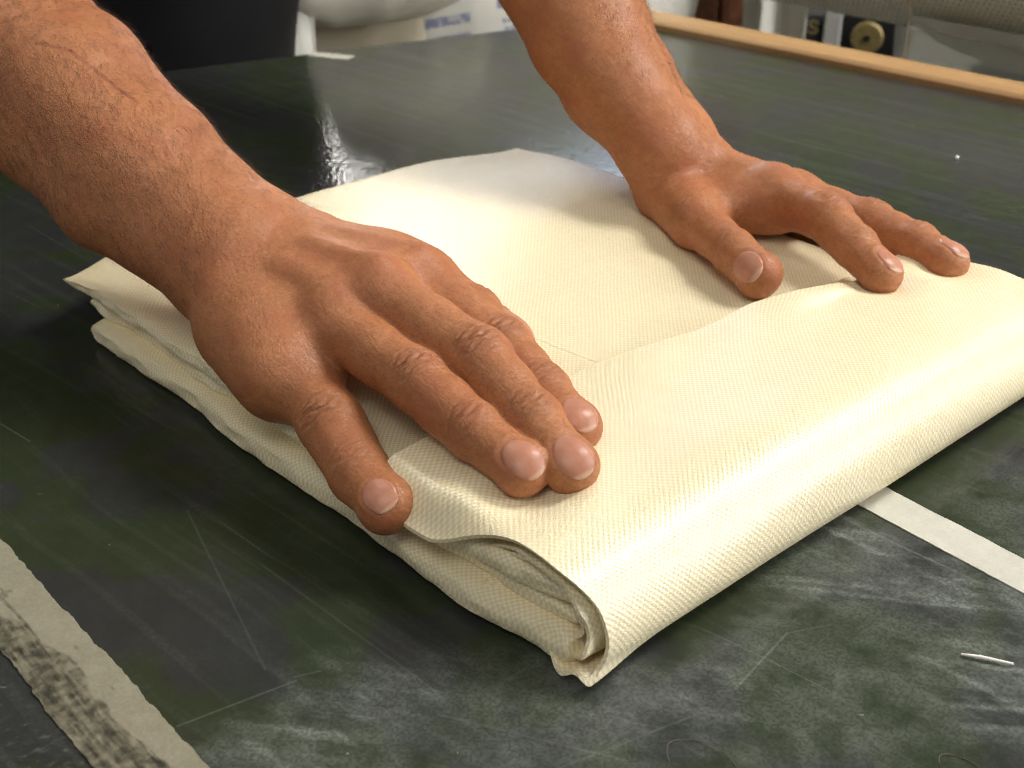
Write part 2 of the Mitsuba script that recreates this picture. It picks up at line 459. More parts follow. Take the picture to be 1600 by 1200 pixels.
def fold_slab(key, a0, a1, b0, b1, zb, zt, seed, wave=0.002, drop=0.0, flat=0.55, sag=0.0):
    """A folded layer: a stadium loop across b, swept along a, both ends rounded; b0 may be a function of a."""
    n, na, nl = 300, 44, 120
    R = (zt - zb) / 2
    u = np.concatenate([np.linspace(0, 1, nl) ** 1.4 * 0.5, 1 - (np.linspace(0, 1, nl)[::-1] ** 1.4 * 0.5)[1:]])
    ang = np.linspace(-np.pi / 2, np.pi / 2, na)
    # bottom (left to right), right end, top (right to left), left end; columns: along 0..1, side offset in R, height -1..1
    loop = np.vstack([np.column_stack([u, u * 0, u * 0 - 1]), np.column_stack([ang * 0 + 1, np.cos(ang), np.sin(ang)])[1:-1],
                      np.column_stack([u[::-1], u * 0, u * 0 + 1]), np.column_stack([ang * 0, -np.cos(ang), np.sin(ang[::-1])])[1:-1]])
    m = len(loop)
    sa = np.linspace(0, 1, n)
    sa = 0.5 - 0.5 * np.cos(np.pi * sa) if False else sa
    a = a0 + (a1 - a0) * sa
    e = np.clip(np.minimum(a - a0, a1 - a) / 0.010, 0, 1)
    end = np.sqrt(np.clip(1 - (1 - e) ** 2, 0, 1))
    zc = (zb + zt) / 2
    H = loop[None, :, 2] * end[:, None]
    Z = zc + R * np.sign(H) * np.abs(H) ** flat
    A = np.broadcast_to(a[:, None], (n, m)).copy()
    bb0 = (b0(a) if callable(b0) else np.full(n, b0)) + wave * 1.6 * mnoise(a * 24, a * 0, seed)
    Bm = bb0[:, None] + R * 1.2 + (b1 - R * 2.2 - bb0[:, None]) * loop[None, :, 0] + R * 1.2 * loop[None, :, 1]
    side = sm(0.03, 0.0, Bm - bb0[:, None])
    Bm = Bm + side * wave * (mnoise(A * 40, Z * 160, seed + 1) + 0.35 * mnoise(A * 130, Z * 330, seed + 7))
    # far corner rounded in plan, ends wavy
    far = sm(a1 - 0.060, a1, A)
    cor = sm(b1 - 0.085, b1, Bm) ** 2
    A = A - 0.013 * far * cor + 0.004 * far * mnoise(Bm * 22, Z * 60, seed + 2)
    Bm = Bm - 0.005 * far ** 2 * cor
    A = A - 0.014 * far * sm(0.050, 0.0, Bm) ** 2
    top = sm(zc, zt, Z)
    Z = Z + top * (0.0030 * mnoise(A * 12, Bm * 12, seed + 3) + 0.0007 * mnoise(A * 60, Bm * 50, seed + 4)) + side * top * 0.0014 * mnoise(A * 50, Bm * 20, seed + 5)
    Z = Z - top * drop * (0.6 * sm(0.05, 0.0, Bm - bb0[:, None]) + sm(0.07, 0, b1 - Bm) ** 1.5 + sm(0.08, 0, a1 - A) ** 1.5)
    Z = Z - top * sag * np.exp(-((A - 0.118) / 0.030) ** 2) * sm(0.0, 0.06, Bm) * sm(0.27, 0.2, Bm)
    Z = np.maximum(Z, 0.0003)
    P = to_world(A, Bm, Z)
    P = np.concatenate([P, P[:, :1]], 1)
    lp = np.column_stack([loop[:, 0] * (b1 - 2.2 * R) + R * 1.2 * loop[:, 1], loop[:, 2] * R])
    arc = np.concatenate([[0], np.cumsum(np.linalg.norm(np.diff(np.vstack([lp, lp[:1]]), axis=0), axis=1))])
    uv = np.stack([np.broadcast_to(arc[None], (n, m + 1)), np.broadcast_to(a[:, None], (n, m + 1))], -1)
    v, f = P.reshape(-1, 3), grid_faces(n, m + 1)
    scene[key] = mikit.ply((v, f), 'fabric_weave', smooth=True, uv=uv.reshape(-1, 2))


near = lambda a: 0.004 * sm(0.05, 0.01, a)
fold_slab('folded_cloth__fold', 0.007, 0.304, lambda a: -0.0015 + near(a), 0.264, 0.0003, 0.0118, 1, wave=0.0040)
fold_slab('folded_cloth__fold_001', 0.009, 0.313, lambda a: 0.0050 + near(a), 0.265, 0.0108, 0.0186, 2, wave=0.0050)
fold_slab('folded_cloth__fold_002', 0.009, 0.327, lambda a: 0.0015 + near(a), 0.266, 0.0176, 0.0264, 3, wave=0.0045, drop=0.0016, flat=0.65, sag=0.0034)


def sheet(key, prof, b0, b1, thick, shape, seed, nb=260, npf=240):
    """A sheet of cloth: an (a, z) profile swept along b, with a real thickness; shape(s, arc, b, a, z) -> (a, b, z)."""
    prof = np.array(prof, float)
    # smooth the control points into a curve
    from scipy.interpolate import CubicSpline
    cs = np.concatenate([[0], np.cumsum(np.linalg.norm(np.diff(prof, axis=0), axis=1))])
    arc = np.linspace(0, cs[-1], npf)
    c = CubicSpline(cs, prof)
    q, t = c(arc), c(arc, 1)
    nrm = np.column_stack([-t[:, 1], t[:, 0]])
    nrm /= np.linalg.norm(nrm, axis=1, keepdims=True)
    sb = np.linspace(0, 1, nb) ** 1.6
    out = []
    for h in (0.0, thick):
        a = q[None, :, 0] + nrm[None, :, 0] * h + np.zeros((nb, 1))
        z = q[None, :, 1] + nrm[None, :, 1] * h + np.zeros((nb, 1))
        b = b0 + (b1 - b0) * sb[:, None] + np.zeros((1, npf))
        out.append(shape(arc[None] + 0 * b, b, a, z))
    outer, inner = [to_world(a, b, np.maximum(z, 0.0002 + 0.0002 * k)) for k, (a, b, z) in enumerate(out)]
    uvg = np.stack([np.broadcast_to(arc[None], (nb, npf)), (b0 + (b1 - b0) * sb)[:, None] + np.zeros((1, npf))], -1)
    nn = nb * npf
    f = grid_faces(nb, npf)
    idx = np.arange(nn).reshape(nb, npf)
    loop = np.concatenate([idx[0, :-1], idx[:-1, -1], idx[-1, :0:-1], idx[:0:-1, 0]])
    nxt = np.roll(loop, -1)
    m = len(loop)
    # rounded rim: own vertices so that the edge stays crisp
    O_, I_ = outer.reshape(-1, 3), inner.reshape(-1, 3)
    rim = np.vstack([O_[loop], I_[loop]])
    k = np.arange(m)
    rf = np.vstack([np.column_stack([k, (k + 1) % m, m + k]), np.column_stack([(k + 1) % m, m + (k + 1) % m, m + k])]) + 2 * nn
    v = np.vstack([O_, I_, rim])
    uv = np.vstack([uvg.reshape(-1, 2), uvg.reshape(-1, 2), uvg.reshape(-1, 2)[loop], uvg.reshape(-1, 2)[loop] + [0, thick]])
    mesh = (v, np.vstack([f, f[:, ::-1] + nn, rf]))
    scene[key] = mikit.ply(mesh, 'fabric_weave', smooth=True, uv=uv)


PRESSED = [(0.0625, 0.0385, 0.0020), (0.0500, 0.0280, 0.0022), (0.0425, 0.0190, 0.0022), (0.0610, 0.2310, 0.0025), (0.0510, 0.2640, 0.0022)]


def flap_shape(s, b, a, z):
    topw = sm(0.010, 0.022, z)
    # the free edge wanders and lifts near the far hand
    e = sm(0.060, 0.088, a) * topw
    a = a + e * (0.003 * np.sin(b * 24 + 0.5) + 0.006 * mnoise(b * 16, b * 0, 31)) - e * 0.016 * sm(0.17, 0.23, b)
    z = z + e * (0.0025 * sm(0.14, 0.19, b) + 0.0012 * np.sin(b * 70)) * sm(0.24, 0.2, b)
    # left end: rolls over the side where it is not the crisp roll end
    w = sm(0.022, 0.062, a)
    b = b - 0.0080 * w * topw * sm(0.035, 0.0, b)
    z = z - topw * w * 0.0115 * sm(0.0085, -0.0070, b) ** 1.4
    b = b + 0.012 * (1 - topw) * sm(0.012, 0.03, a) * sm(0.04, 0.0, b)
    # rolled end at the near corner sits slightly skewed
    b = b + 0.004 * sm(0.05, 0.0, b) * (1 - w) * np.sin((z - 0.004) * 110) + 0.0035 * mnoise(a * 40, z * 60, 33) * sm(0.05, 0, b)
    low = 1 - sm(0.001, 0.009, z)
    b = b - 0.0025 * low * sm(0.05, 0, b) * sm(0.03, 0.0, np.abs(a - 0.004))
    a = a - 0.0055 * low * sm(0.035, 0, b) * sm(0.02, 0.0, np.abs(a - 0.002))
    z = z + low * sm(0.03, 0, b) * (0.0022 + 0.0022 * np.sin(a * 420 + 1.2)) * sm(0.045, 0.03, a)
    z = z + topw * (0.0024 * mnoise(a * 18, b * 12, 34) + 0.0005 * mnoise(a * 70, b * 45, 35))
    z = z + topw * 0.0035 * sm(0.03, 0.12, b) * sm(0.06, 0.0, a) * sm(0.26, 0.15, b)
    a = a + 0.0015 * mnoise(b * 20, z * 60, 36)
    for ta, tb, dep in PRESSED:                                        # dents under the finger tips
        q = np.hypot(a - ta, b - tb)
        z = z - topw * dep * (np.exp(-(q / 0.011) ** 2) - 0.30 * np.exp(-((q - 0.019) / 0.007) ** 2))
    return a, b, z


prof = [(0.090, 0.0318), (0.083, 0.0323), (0.072, 0.0330), (0.055, 0.0338), (0.035, 0.0343), (0.018, 0.0336), (0.0065, 0.0298), (-0.0005, 0.0228), (-0.0040, 0.0155),
        (-0.0038, 0.0090), (-0.0002, 0.0038), (0.006, 0.0014), (0.015, 0.0011), (0.03, 0.0012), (0.06, 0.0012)]
sheet('folded_cloth__flap', prof, 0.003, 0.277, 0.0013, flap_shape, 30)


def ply_shape(seed, amp):
    def fn(s, b, a, z):
        k = sm(0.05, 0, b)
        a = a + amp * k * mnoise(z * 120, b * 40, seed)
        z = z + amp * k * mnoise(a * 90, b * 40, seed + 1)
        b = b + 2.2 * amp * k * mnoise(a * 60, z * 90, seed + 2)
        z = z - 0.011 * sm(0.03, 0.055, a) * sm(0.02, 0.0, b) * sm(0.012, 0.02, z)
        return a, b, z
    return fn


sheet('folded_cloth__inner_ply', [(0.085, 0.0262), (0.060, 0.0282), (0.035, 0.0303), (0.019, 0.0296), (0.0070, 0.0255), (0.0015, 0.0190), (-0.0005, 0.0120), (0.0035, 0.0062), (0.0120, 0.0042), (0.05, 0.0038)],
      0.0045, 0.27, 0.0012, ply_shape(41, 0.005), 40, 120, 160)
sheet('folded_cloth__inner_ply_001', [(0.085, 0.0245), (0.050, 0.0262), (0.030, 0.0276), (0.017, 0.0255), (0.0085, 0.0200), (0.0062, 0.0140), (0.0110, 0.0092), (0.03, 0.0075), (0.05, 0.0072)],
      0.006, 0.27, 0.0012, ply_shape(47, 0.006), 46, 120, 160)
# one pulled yarn lying on the top
t_ = np.linspace(0, 1, 30)
bsdf('glass_yarn', principled((0.85, 0.80, 0.62), 0.3))
scene['folded_cloth__pulled_yarn'] = mikit.ply(tube(to_world(0.148 - 0.05 * t_, 0.103 + 0.004 * t_, 0.0266 + 0.0002 * np.sin(9 * t_)), 0.00010, 5), 'glass_yarn', smooth=True)

# ------------------------------------------------------------------ the person: one skin, joints in metres
RIGHT = {
    'index': [(0.0203,0.3499,0.0385), (0.0101,0.3680,0.0415), (-0.0031,0.3913,0.0454), (-0.0337,0.4255,0.0553)],
    'middle': [(0.0179,0.3260,0.0390), (0.0060,0.3441,0.0449), (-0.0104,0.3693,0.0527), (-0.0462,0.4049,0.0602)],
    'ring': [(0.0035,0.3245,0.0390), (-0.0119,0.3406,0.0426), (-0.0300,0.3641,0.0470), (-0.0619,0.3983,0.0523)],
    'little': [(-0.0383,0.3273,0.0240), (-0.0484,0.3434,0.0254), (-0.0590,0.3634,0.0315), (-0.0788,0.3949,0.0393)],
    'carpal_i': (-0.0831,0.4451,0.0545),
    'carpal_m': (-0.0884,0.4397,0.0529),
    'carpal_r': (-0.0935,0.4290,0.0499),
    'carpal_l': (-0.0971,0.4154,0.0460),
    'hypo': (-0.0851,0.4010,0.0405),
    'hypo2': (-0.0788,0.3860,0.0380),
    'arm_rad': [(-0.0925,0.4546,0.0615), (-0.1330,0.4842,0.0886), (-0.1690,0.5194,0.1114), (-0.2640,0.6288,0.1448)],
    'arm_uln': [(-0.1074,0.4314,0.0501), (-0.1574,0.4609,0.0710), (-0.1868,0.4893,0.0875), (-0.3074,0.5967,0.1278)],
}
LEFT = {
    'index': [(0.1484,0.4719,0.0380), (0.1414,0.4902,0.0420), (0.1345,0.5140,0.0454), (0.1182,0.5505,0.0439)],
    'middle': [(0.1805,0.4889,0.0360), (0.1729,0.5090,0.0357), (0.1590,0.5345,0.0347), (0.1321,0.5693,0.0345)],
    'thumb': [(0.1010,0.4797,0.0340), (0.0933,0.5002,0.0361), (0.0823,0.5324,0.0362), (0.0740,0.5735,0.0355)],
    'carpal_i': (0.0859,0.5782,0.0458),
    'carpal_m': (0.0862,0.5955,0.0421),
    'carpal_l': (0.0896,0.6137,0.0336),
    'arm_rad': [(0.0724,0.5766,0.0532), (0.0501,0.6118,0.0761), (0.0378,0.6353,0.0942), (0.0000,0.7297,0.1419)],
    'arm_uln': [(0.0797,0.6048,0.0487), (0.0563,0.6500,0.0689), (0.0439,0.6815,0.0849), (0.0130,0.7825,0.1344)],
}

arr = lambda d: {k: np.array(v, float) for k, v in d.items()}
RIGHT, LEFT = arr(RIGHT), arr(LEFT)
mid = lambda p, q, t=0.5: p + (q - p) * t
R_ELBOW, L_ELBOW = np.array([-0.290, 0.617, 0.138]), np.array([-0.005, 0.790, 0.150])
R_SHOULDER, L_SHOULDER = np.array([-0.590, 0.960, 0.400]), np.array([-0.160, 0.985, 0.410])


class Finger:
    def __init__(self, joints, radii, up, side_name, name):
        self.tip, self.dip, self.pip, self.mcp = joints
        self.r = radii                      # mcp, pip, dip, tip
        self.side, self.name = side_name, name
        self.axis = unit(self.tip - self.dip)
        self.dorsal = self.up_at(self.axis, up)
        self.up = np.array(up, float)
        self.lat = np.cross(self.axis, self.dorsal)

    def up_at(self, axis, up):
        u = np.array(up, float)
        return unit(u - (u @ axis) * axis)

    def cones(self):
        m, p, d, t = self.mcp, self.pip, self.dip, self.tip
        rm, rp, rd, rt = self.r
        n1, n2 = self.up_at(unit(p - m), self.up), self.up_at(unit(d - p), self.up)
        n = self.dorsal
        out = [(m, mid(m, p, .55), rm * .94, rp * .95, .004), (mid(m, p, .5), p, rp * .95, rp * .96, .004), (p, mid(p, d, .5), rp * .96, rd * .99, .004),
               (mid(p, d, .5), d, rd * .99, rd * .97, .004), (d, t, rd * .96, rt, .004)]
        # knuckle pads above, soft pads below, the pulp of the tip
        out += [(p + n1 * .0012 - unit(p - m) * .002, p + n2 * .0012 + unit(d - p) * .002, rp * .90, rp * .90, .004), (d + n * .0004, d + n * .0004, rd * .94, rd * .94, .004),
                (mid(m, p, .55) - n1 * .0016, mid(m, p, .8) - n1 * .0012, rp * .92, rp * .87, .005), (mid(p, d, .35) - n2 * .0010, mid(p, d, .7) - n2 * .0008, rd * .94, rd * .9, .004),
                (mid(d, t, .45) - n * .0008, mid(d, t, .95) - n * .0010, rt * .97, rt * .90, .004),
                (t + self.lat * rt * .22, t - self.lat * rt * .22, rt * .88, rt * .88, .004)]
        return out


UP_R, UP_L = (0.10, -0.22, 1.0), (0.10, 0.05, 1.0)
fr = {n: Finger(RIGHT[n], r, u, 'right', n) for n, r, u in (('index', (.0118, .0098, .0086, .0072), (0.12, -0.25, 1)), ('middle', (.0120, .0101, .0088, .0073), (-0.05, -0.35, 1)),
                                                             ('ring', (.0117, .0099, .0087, .0072), (-0.15, -0.40, 1)), ('little', (.0112, .0105, .0093, .0078), (-0.35, -0.50, 1)))}
fl = {n: Finger(LEFT[n], r, u, 'left', n) for n, r, u in (('index', (.0125, .0098, .0085, .0072), (0.30, 0.15, 1)), ('middle', (.0122, .0100, .0086, .0073), (0.30, 0.2, 1)))}
# fingers and thumb that lie hidden behind the hands
away = np.array([0.0130, 0.0150, -0.0135])
for i, n in enumerate(('ring', 'little')):
    J = LEFT['middle'] + away * (i + 1)
    J = J[3] + (J - J[3]) * (0.74 if n == 'ring' else 0.55) + np.array([0, 0, -0.002 * (i + 1)])
    J[0, 2] -= 0.004
    fl[n] = Finger(J, np.array((.0118, .0095, .0083, .0071)) * (1 - .07 * i), (0.3, 0.25, 1), 'left', n)
J = np.array([(-0.0020, 0.4120, 0.0375), (-0.0150, 0.4300, 0.0400), (-0.0330, 0.4480, 0.0440), (-0.0620, 0.4520, 0.0500)])
fr['thumb'] = Finger(J, (.0135, .0112, .0102, .0090), (0.4, 0.5, 0.6), 'right', 'thumb')
fl['thumb'] = Finger(LEFT['thumb'], (.0150, .0112, .0090, .0083), (-0.62, -0.52, 0.55), 'left', 'thumb')


def palm_right():
    h, f = RIGHT, fr
    c = []
    A, U = h['arm_rad'], h['arm_uln']
    for q, ra, rb, rc, rd in ((0, .0130, .0137, .0225, .0260), (1, .0137, .0160, .0260, .0300), (2, .0160, .0225, .0300, .0370)):
        c += [(A[q], A[q + 1], ra, rb, .010), (U[q], U[q + 1], ra, rb, .010), (mid(A[q], U[q]), mid(A[q + 1], U[q + 1]), rc, rd, .010)]
    c += [(h['carpal_i'], A[0], .0112, .0130, .012), (h['carpal_l'], U[0], .0125, .0130, .012), (h['carpal_m'], mid(A[0], U[0]), .0185, .0225, .012)]
    for n, b, k in (('index', 'carpal_i', .016), ('middle', 'carpal_m', .014), ('ring', 'carpal_r', .014), ('little', 'carpal_l', .014)):
        m = f[n].mcp
        c += [(h[b], m, .0135, .0108, k * .6), (m + [0, 0, .0010], m + [0, 0, .0010], .0106, .0106, .004)]
        c += [(h[b] + [0, 0, -.008], m + [0, 0, -.0065], .0130, .0095, .008)]
        c += [(mid(h[b], m, .40) + [0, 0, .0134], m + [0, 0, .0110], .0016, .0020, .008)]        # extensor tendon
    for p_, q_, b, b2 in (('index', 'middle', 'carpal_i', 'carpal_m'), ('middle', 'ring', 'carpal_m', 'carpal_r'), ('ring', 'little', 'carpal_r', 'carpal_l')):
        c += [(mid(h[b], h[b2]) + [0, 0, .0015], mid(mid(f[p_].mcp, f[q_].mcp), mid(h[b], h[b2]), .10) + [0, 0, .0012], .0125, .0098, .009)]
    c += [(h['hypo'], h['hypo2'], .0165, .0140, .010), (h['hypo2'], f['little'].mcp + [0, 0, -.004], .0140, .0115, .010), (h['carpal_l'] + [0, 0, -.006], h['hypo'], .014, .0165, .010)]
    for p, q in (('index', 'middle'), ('middle', 'ring'), ('ring', 'little')):                  # webs
        a = mid(f[p].mcp, f[p].pip, .24)
        b = mid(f[q].mcp, f[q].pip, .24)
        c += [(a + [0, 0, -.004], b + [0, 0, -.004], .0058, .0058, .006), (mid(f[p].mcp, f[q].mcp) + [0, 0, -.002], mid(a, b) + [0, 0, -.004], .0085, .0058, .006)]
    c += [(f['thumb'].mcp + [-.01, 0, 0], f['thumb'].pip, .0170, .0120, .016), (mid(f['thumb'].mcp, f['thumb'].pip, .5), mid(f['index'].mcp, h['carpal_i'], .35) + [0, 0, -.006], .011, .010, .02)]
    return c


def palm_left():
    h, f = LEFT, fl
    c = []
    A, U = h['arm_rad'], h['arm_uln']
    for q, ra, rb in ((0, .0195, .0250), (1, .0250, .0285), (2, .0285, .0340)):
        c += [(A[q], A[q + 1], ra, rb, .008), (U[q], U[q + 1], ra, rb, .008)]
    c += [(A[3], L_ELBOW, .034, .039, .01), (U[3], L_ELBOW, .034, .039, .01)]
    c += [(h['carpal_i'], A[0], .0150, .0185, .012), (h['carpal_l'], U[0], .0150, .0185, .008), (h['carpal_m'], mid(A[0], U[0]), .0160, .0190, .008)]
    for n, b in (('index', 'carpal_i'), ('middle', 'carpal_m'), ('ring', 'carpal_l'), ('little', 'carpal_l')):
        m = f[n].mcp
        c += [(h[b] + [0, 0, -.002], m, .0135, .0112, .008), (m + [0, 0, .0008], m + [0, 0, .0008], .0108, .0108, .004), (h[b] + [0, 0, -.006], m + [0, 0, -.004], .0130, .0105, .008)]
    th = f['thumb']
    c += [(h['carpal_i'] + [0, 0, -.004], th.mcp, .0132, .0130, .010), (th.mcp, th.pip, .0135, .0108, .008), (h['carpal_i'], mid(th.mcp, th.pip, .4) + [.004, .006, 0], .014, .0105, .010)]
    c += [(mid(th.mcp, th.pip, .80) + [.004, .004, .001], mid(f['index'].mcp, f['index'].pip, .02) + [-.002, -.005, -.006], .0090, .0095, .010), (mid(th.mcp, th.pip, .45) + [.008, .004, .001], mid(f['index'].mcp, f['index'].pip, .0) + [-.004, -.008, -.004], .0090, .0095, .010)]      # skin between thumb and index
    c += [(mid(f['index'].mcp, f['index'].pip, .3) + [0, 0, -.003], mid(f['middle'].mcp, f['middle'].pip, .3) + [0, 0, -.003], .0068, .0068, .010)]
    return c


def hand_field(palm, fingers):
    chains = [f.cones() for f in fingers.values()]

    def field(P, centre, R):
        d0 = fold(palm, P, centre, R)
        out = d0
        for ch in chains:
            e = fold(ch, P, centre, R)
            if e is None:
                continue
            e = e if d0 is None else smin(d0, e, .0055)
            out = e if out is None else np.minimum(out, e)
        return out
    return field


field_r, field_l = hand_field(palm_right(), fr), hand_field(palm_left(), fl)
exact = lambda f: (lambda P: f(P, P.mean(0), np.linalg.norm(P - P.mean(0), axis=1).max() + 0.01))


def skin(field, fingers, lo, hi, h, seed):
    v, f = net(field, lo, hi, h)
    big = 0.012
    keys = np.floor(v / big).astype(int)
    _, inv = np.unique(keys, axis=0, return_inverse=True)
    order = np.argsort(inv.ravel(), kind='stable')
    parts = np.split(order, np.cumsum(np.bincount(inv.ravel()))[:-1])
    g = np.zeros_like(v)
    for idx in parts:                                              # settle on the surface, gradient as normal
        P = v[idx]
        c, r = P.mean(0), big + .004
        for it in range(2):
            d = field(P, c, r)
            grad = np.stack([field(P + e, c, r) - field(P - e, c, r) for e in np.eye(3) * 4e-4], 1)
            grad /= np.maximum(np.linalg.norm(grad, axis=1, keepdims=True), 1e-9)
            P = P - grad * np.clip(d, -h, h)[:, None]
        v[idx], g[idx] = P, grad
    disp = 0.0012 * (meshkit.fbm(v * 45, 3, seed) - .5) + 0.00012 * (meshkit.noise(v * 420, seed + 5) - .5)
    for fg in fingers.values():
        disp *= sm(.010, .022, np.linalg.norm(v - fg.nail_c, axis=1))
    for fg in fingers.values():
        # fold of skin round the nail
        q = v - fg.nail_c
        near_ = np.linalg.norm(q, axis=1) < .02
        s, l, w = q @ fg.nax, q @ fg.lat, q @ fg.ndo
        rho = (np.abs(s / fg.nail_l) ** 2.6 + np.abs(l / fg.nail_w) ** 2.6) ** (1 / 2.6)
        ring = np.exp(-((rho - 1.22) / .13) ** 2) * (w > -.006) * near_ * sm(.6, .1, s / fg.nail_l)
        bed = sm(1.08, .9, rho) * (w > -.006) * near_
        disp += .00040 * ring - .00022 * bed
        for J, a0, a1, amp in ((fg.pip, unit(fg.pip - fg.mcp), unit(fg.dip - fg.pip), 1.0), (fg.dip, unit(fg.dip - fg.pip), fg.axis, .55)):
            ax = unit(a0 + a1)
            n = fg.up_at(ax, fg.up)
            q = v - J
            s, l, w = q @ ax, q @ np.cross(ax, n), q @ n
            win = sm(.0150, .0115, np.linalg.norm(q, axis=1)) * sm(.0, .006, w) * sm(.0092, .0060, np.abs(l))
            for k, s0 in enumerate((-.0049, -.0021, .0006, .0036)):
                bend = s - s0 - np.sign(s0) * (-.0018) * (l / .008) ** 2 + .0006 * np.sin(l * 700 + k * 2 + seed)
                disp -= amp * (.00085, .00060, .00090, .00065)[k] * win * np.exp(-(bend / .00055) ** 2)
                disp += amp * .00022 * win * np.exp(-((bend - .0015) / .0008) ** 2) * sm(.0092, .003, np.abs(l))
            disp += amp * .00015 * win * np.exp(-(s / .005) ** 2)
    v = v + g * disp[:, None]
    return v, f


NAIL = {'thumb': (.0076, .0062), 'index': (.0068, .0052), 'middle': (.0075, .0056), 'ring': (.0073, .0054), 'little': (.0061, .0049)}
for fg in list(fr.values()) + list(fl.values()):
    fg.nail_l, fg.nail_w = NAIL[fg.name]
    tl = {'right': .44, 'left': .25}[fg.side] if fg.name != 'thumb' else .12
    fg.nax, fg.ndo = fg.axis * math.cos(tl) - fg.dorsal * math.sin(tl), fg.dorsal * math.cos(tl) + fg.axis * math.sin(tl)
    fg.nail_c = fg.tip + fg.nax * -.0017 + fg.ndo * fg.r[3] * .9

HAND_R = skin(field_r, fr, (-0.40, 0.30, 0.005), (0.06, 0.72, 0.20), 0.00086, 1)
HAND_L = skin(field_l, fl, (-0.08, 0.45, 0.005), (0.22, 0.87, 0.22), 0.00105, 2)
# upper arms and shoulders, hidden by the sleeves and the frame, coarser, joined into the same skin
rough_cones = [(R_ELBOW, R_SHOULDER, .041, .058, .03), (L_ELBOW, L_SHOULDER, .041, .058, .03), (R_SHOULDER, L_SHOULDER, .07, .07, .05),
               (np.array([-.375, .98, .42]), np.array([-.37, .93, .52]), .062, .056, .03), (np.array([-.37, .90, .56]), np.array([-.37, .93, .64]), .072, .086, .04), (np.array([-.368, .845, .575]), np.array([-.368, .838, .585]), .012, .010, .02)]
ARMS = net(lambda P, c, R: fold(rough_cones, P, c, R), (-0.75, 0.55, 0.05), (0.1, 1.15, 0.78), 0.006)


def crease_joints():
    out = []
    for fg in list(fr.values()) + [fl['index'], fl['middle'], fl['thumb']]:
        for J, a0, a1, amp in ((fg.pip, unit(fg.pip - fg.mcp), unit(fg.dip - fg.pip), 1.0), (fg.dip, unit(fg.dip - fg.pip), fg.axis, .7)):
            ax = unit(a0 + a1)
            n = fg.up_at(ax, fg.up)
            out.append((J, ax, np.cross(ax, n), n, amp))
    return out


CREASES = crease_joints()
dot3 = lambda x, y, z, v: x * float(v[0]) + y * float(v[1]) + z * float(v[2])


def skin_relief(p, n, uv):
    x, y, z = p.x, p.y, p.z
    h = 0.075 * fbm(x * 700, y * 700, z * 700, octaves=3) + 0.03 * noise(x * 2300, y * 2300, z * 2300)
    w1 = dr.abs(noise((x - y) * 800, (y + z) * 800, (x + z) * 260) - 0.5)
    w2 = dr.abs(noise((x + y) * 800 + 9, (y - z) * 800, (z - x) * 260) - 0.5)
    h -= 0.075 * smoothstep(0.12, 0.0, w1) + 0.075 * smoothstep(0.12, 0.0, w2)
    h += 0.16 * smoothstep(0.055, 0.0, dr.abs(fbm(x * 30 + 2, y * 30, z * 30, octaves=2) - 0.5))            # winding veins
    for J, ax, la, no, amp in CREASES:
        dx, dy, dz = x - float(J[0]), y - float(J[1]), z - float(J[2])
        s, l, w = dot3(dx, dy, dz, ax), dot3(dx, dy, dz, la), dot3(dx, dy, dz, no)
        win = smoothstep(0.001, 0.006, w) * smoothstep(0.0105, 0.005, dr.abs(l)) * smoothstep(0.0115, 0.006, dr.abs(s)) * amp
        sb = s * (1 + 0.00 * l) + 0.0009 * (noise(l * 420 + float(J[0]) * 900, s * 260) - 0.5) - dr.sign(s) * 0.0016 * dr.square(l / 0.008)
        ph = sb / 0.0021
        fr_ = dr.abs(ph - dr.floor(ph) - 0.5)
        h -= win * 0.30 * smoothstep(0.24, 0.02, fr_) * (0.35 + 0.9 * noise(l * 260 + 3, dr.floor(ph) * 3.7))
    return h


SCAR = [(-0.1795, 0.4863, 0.1264), (-0.1670, 0.4852, 0.1238), (-0.1547, 0.4803, 0.1159), (-0.1399, 0.4703, 0.1084)]     # an old healed scratch across the forearm


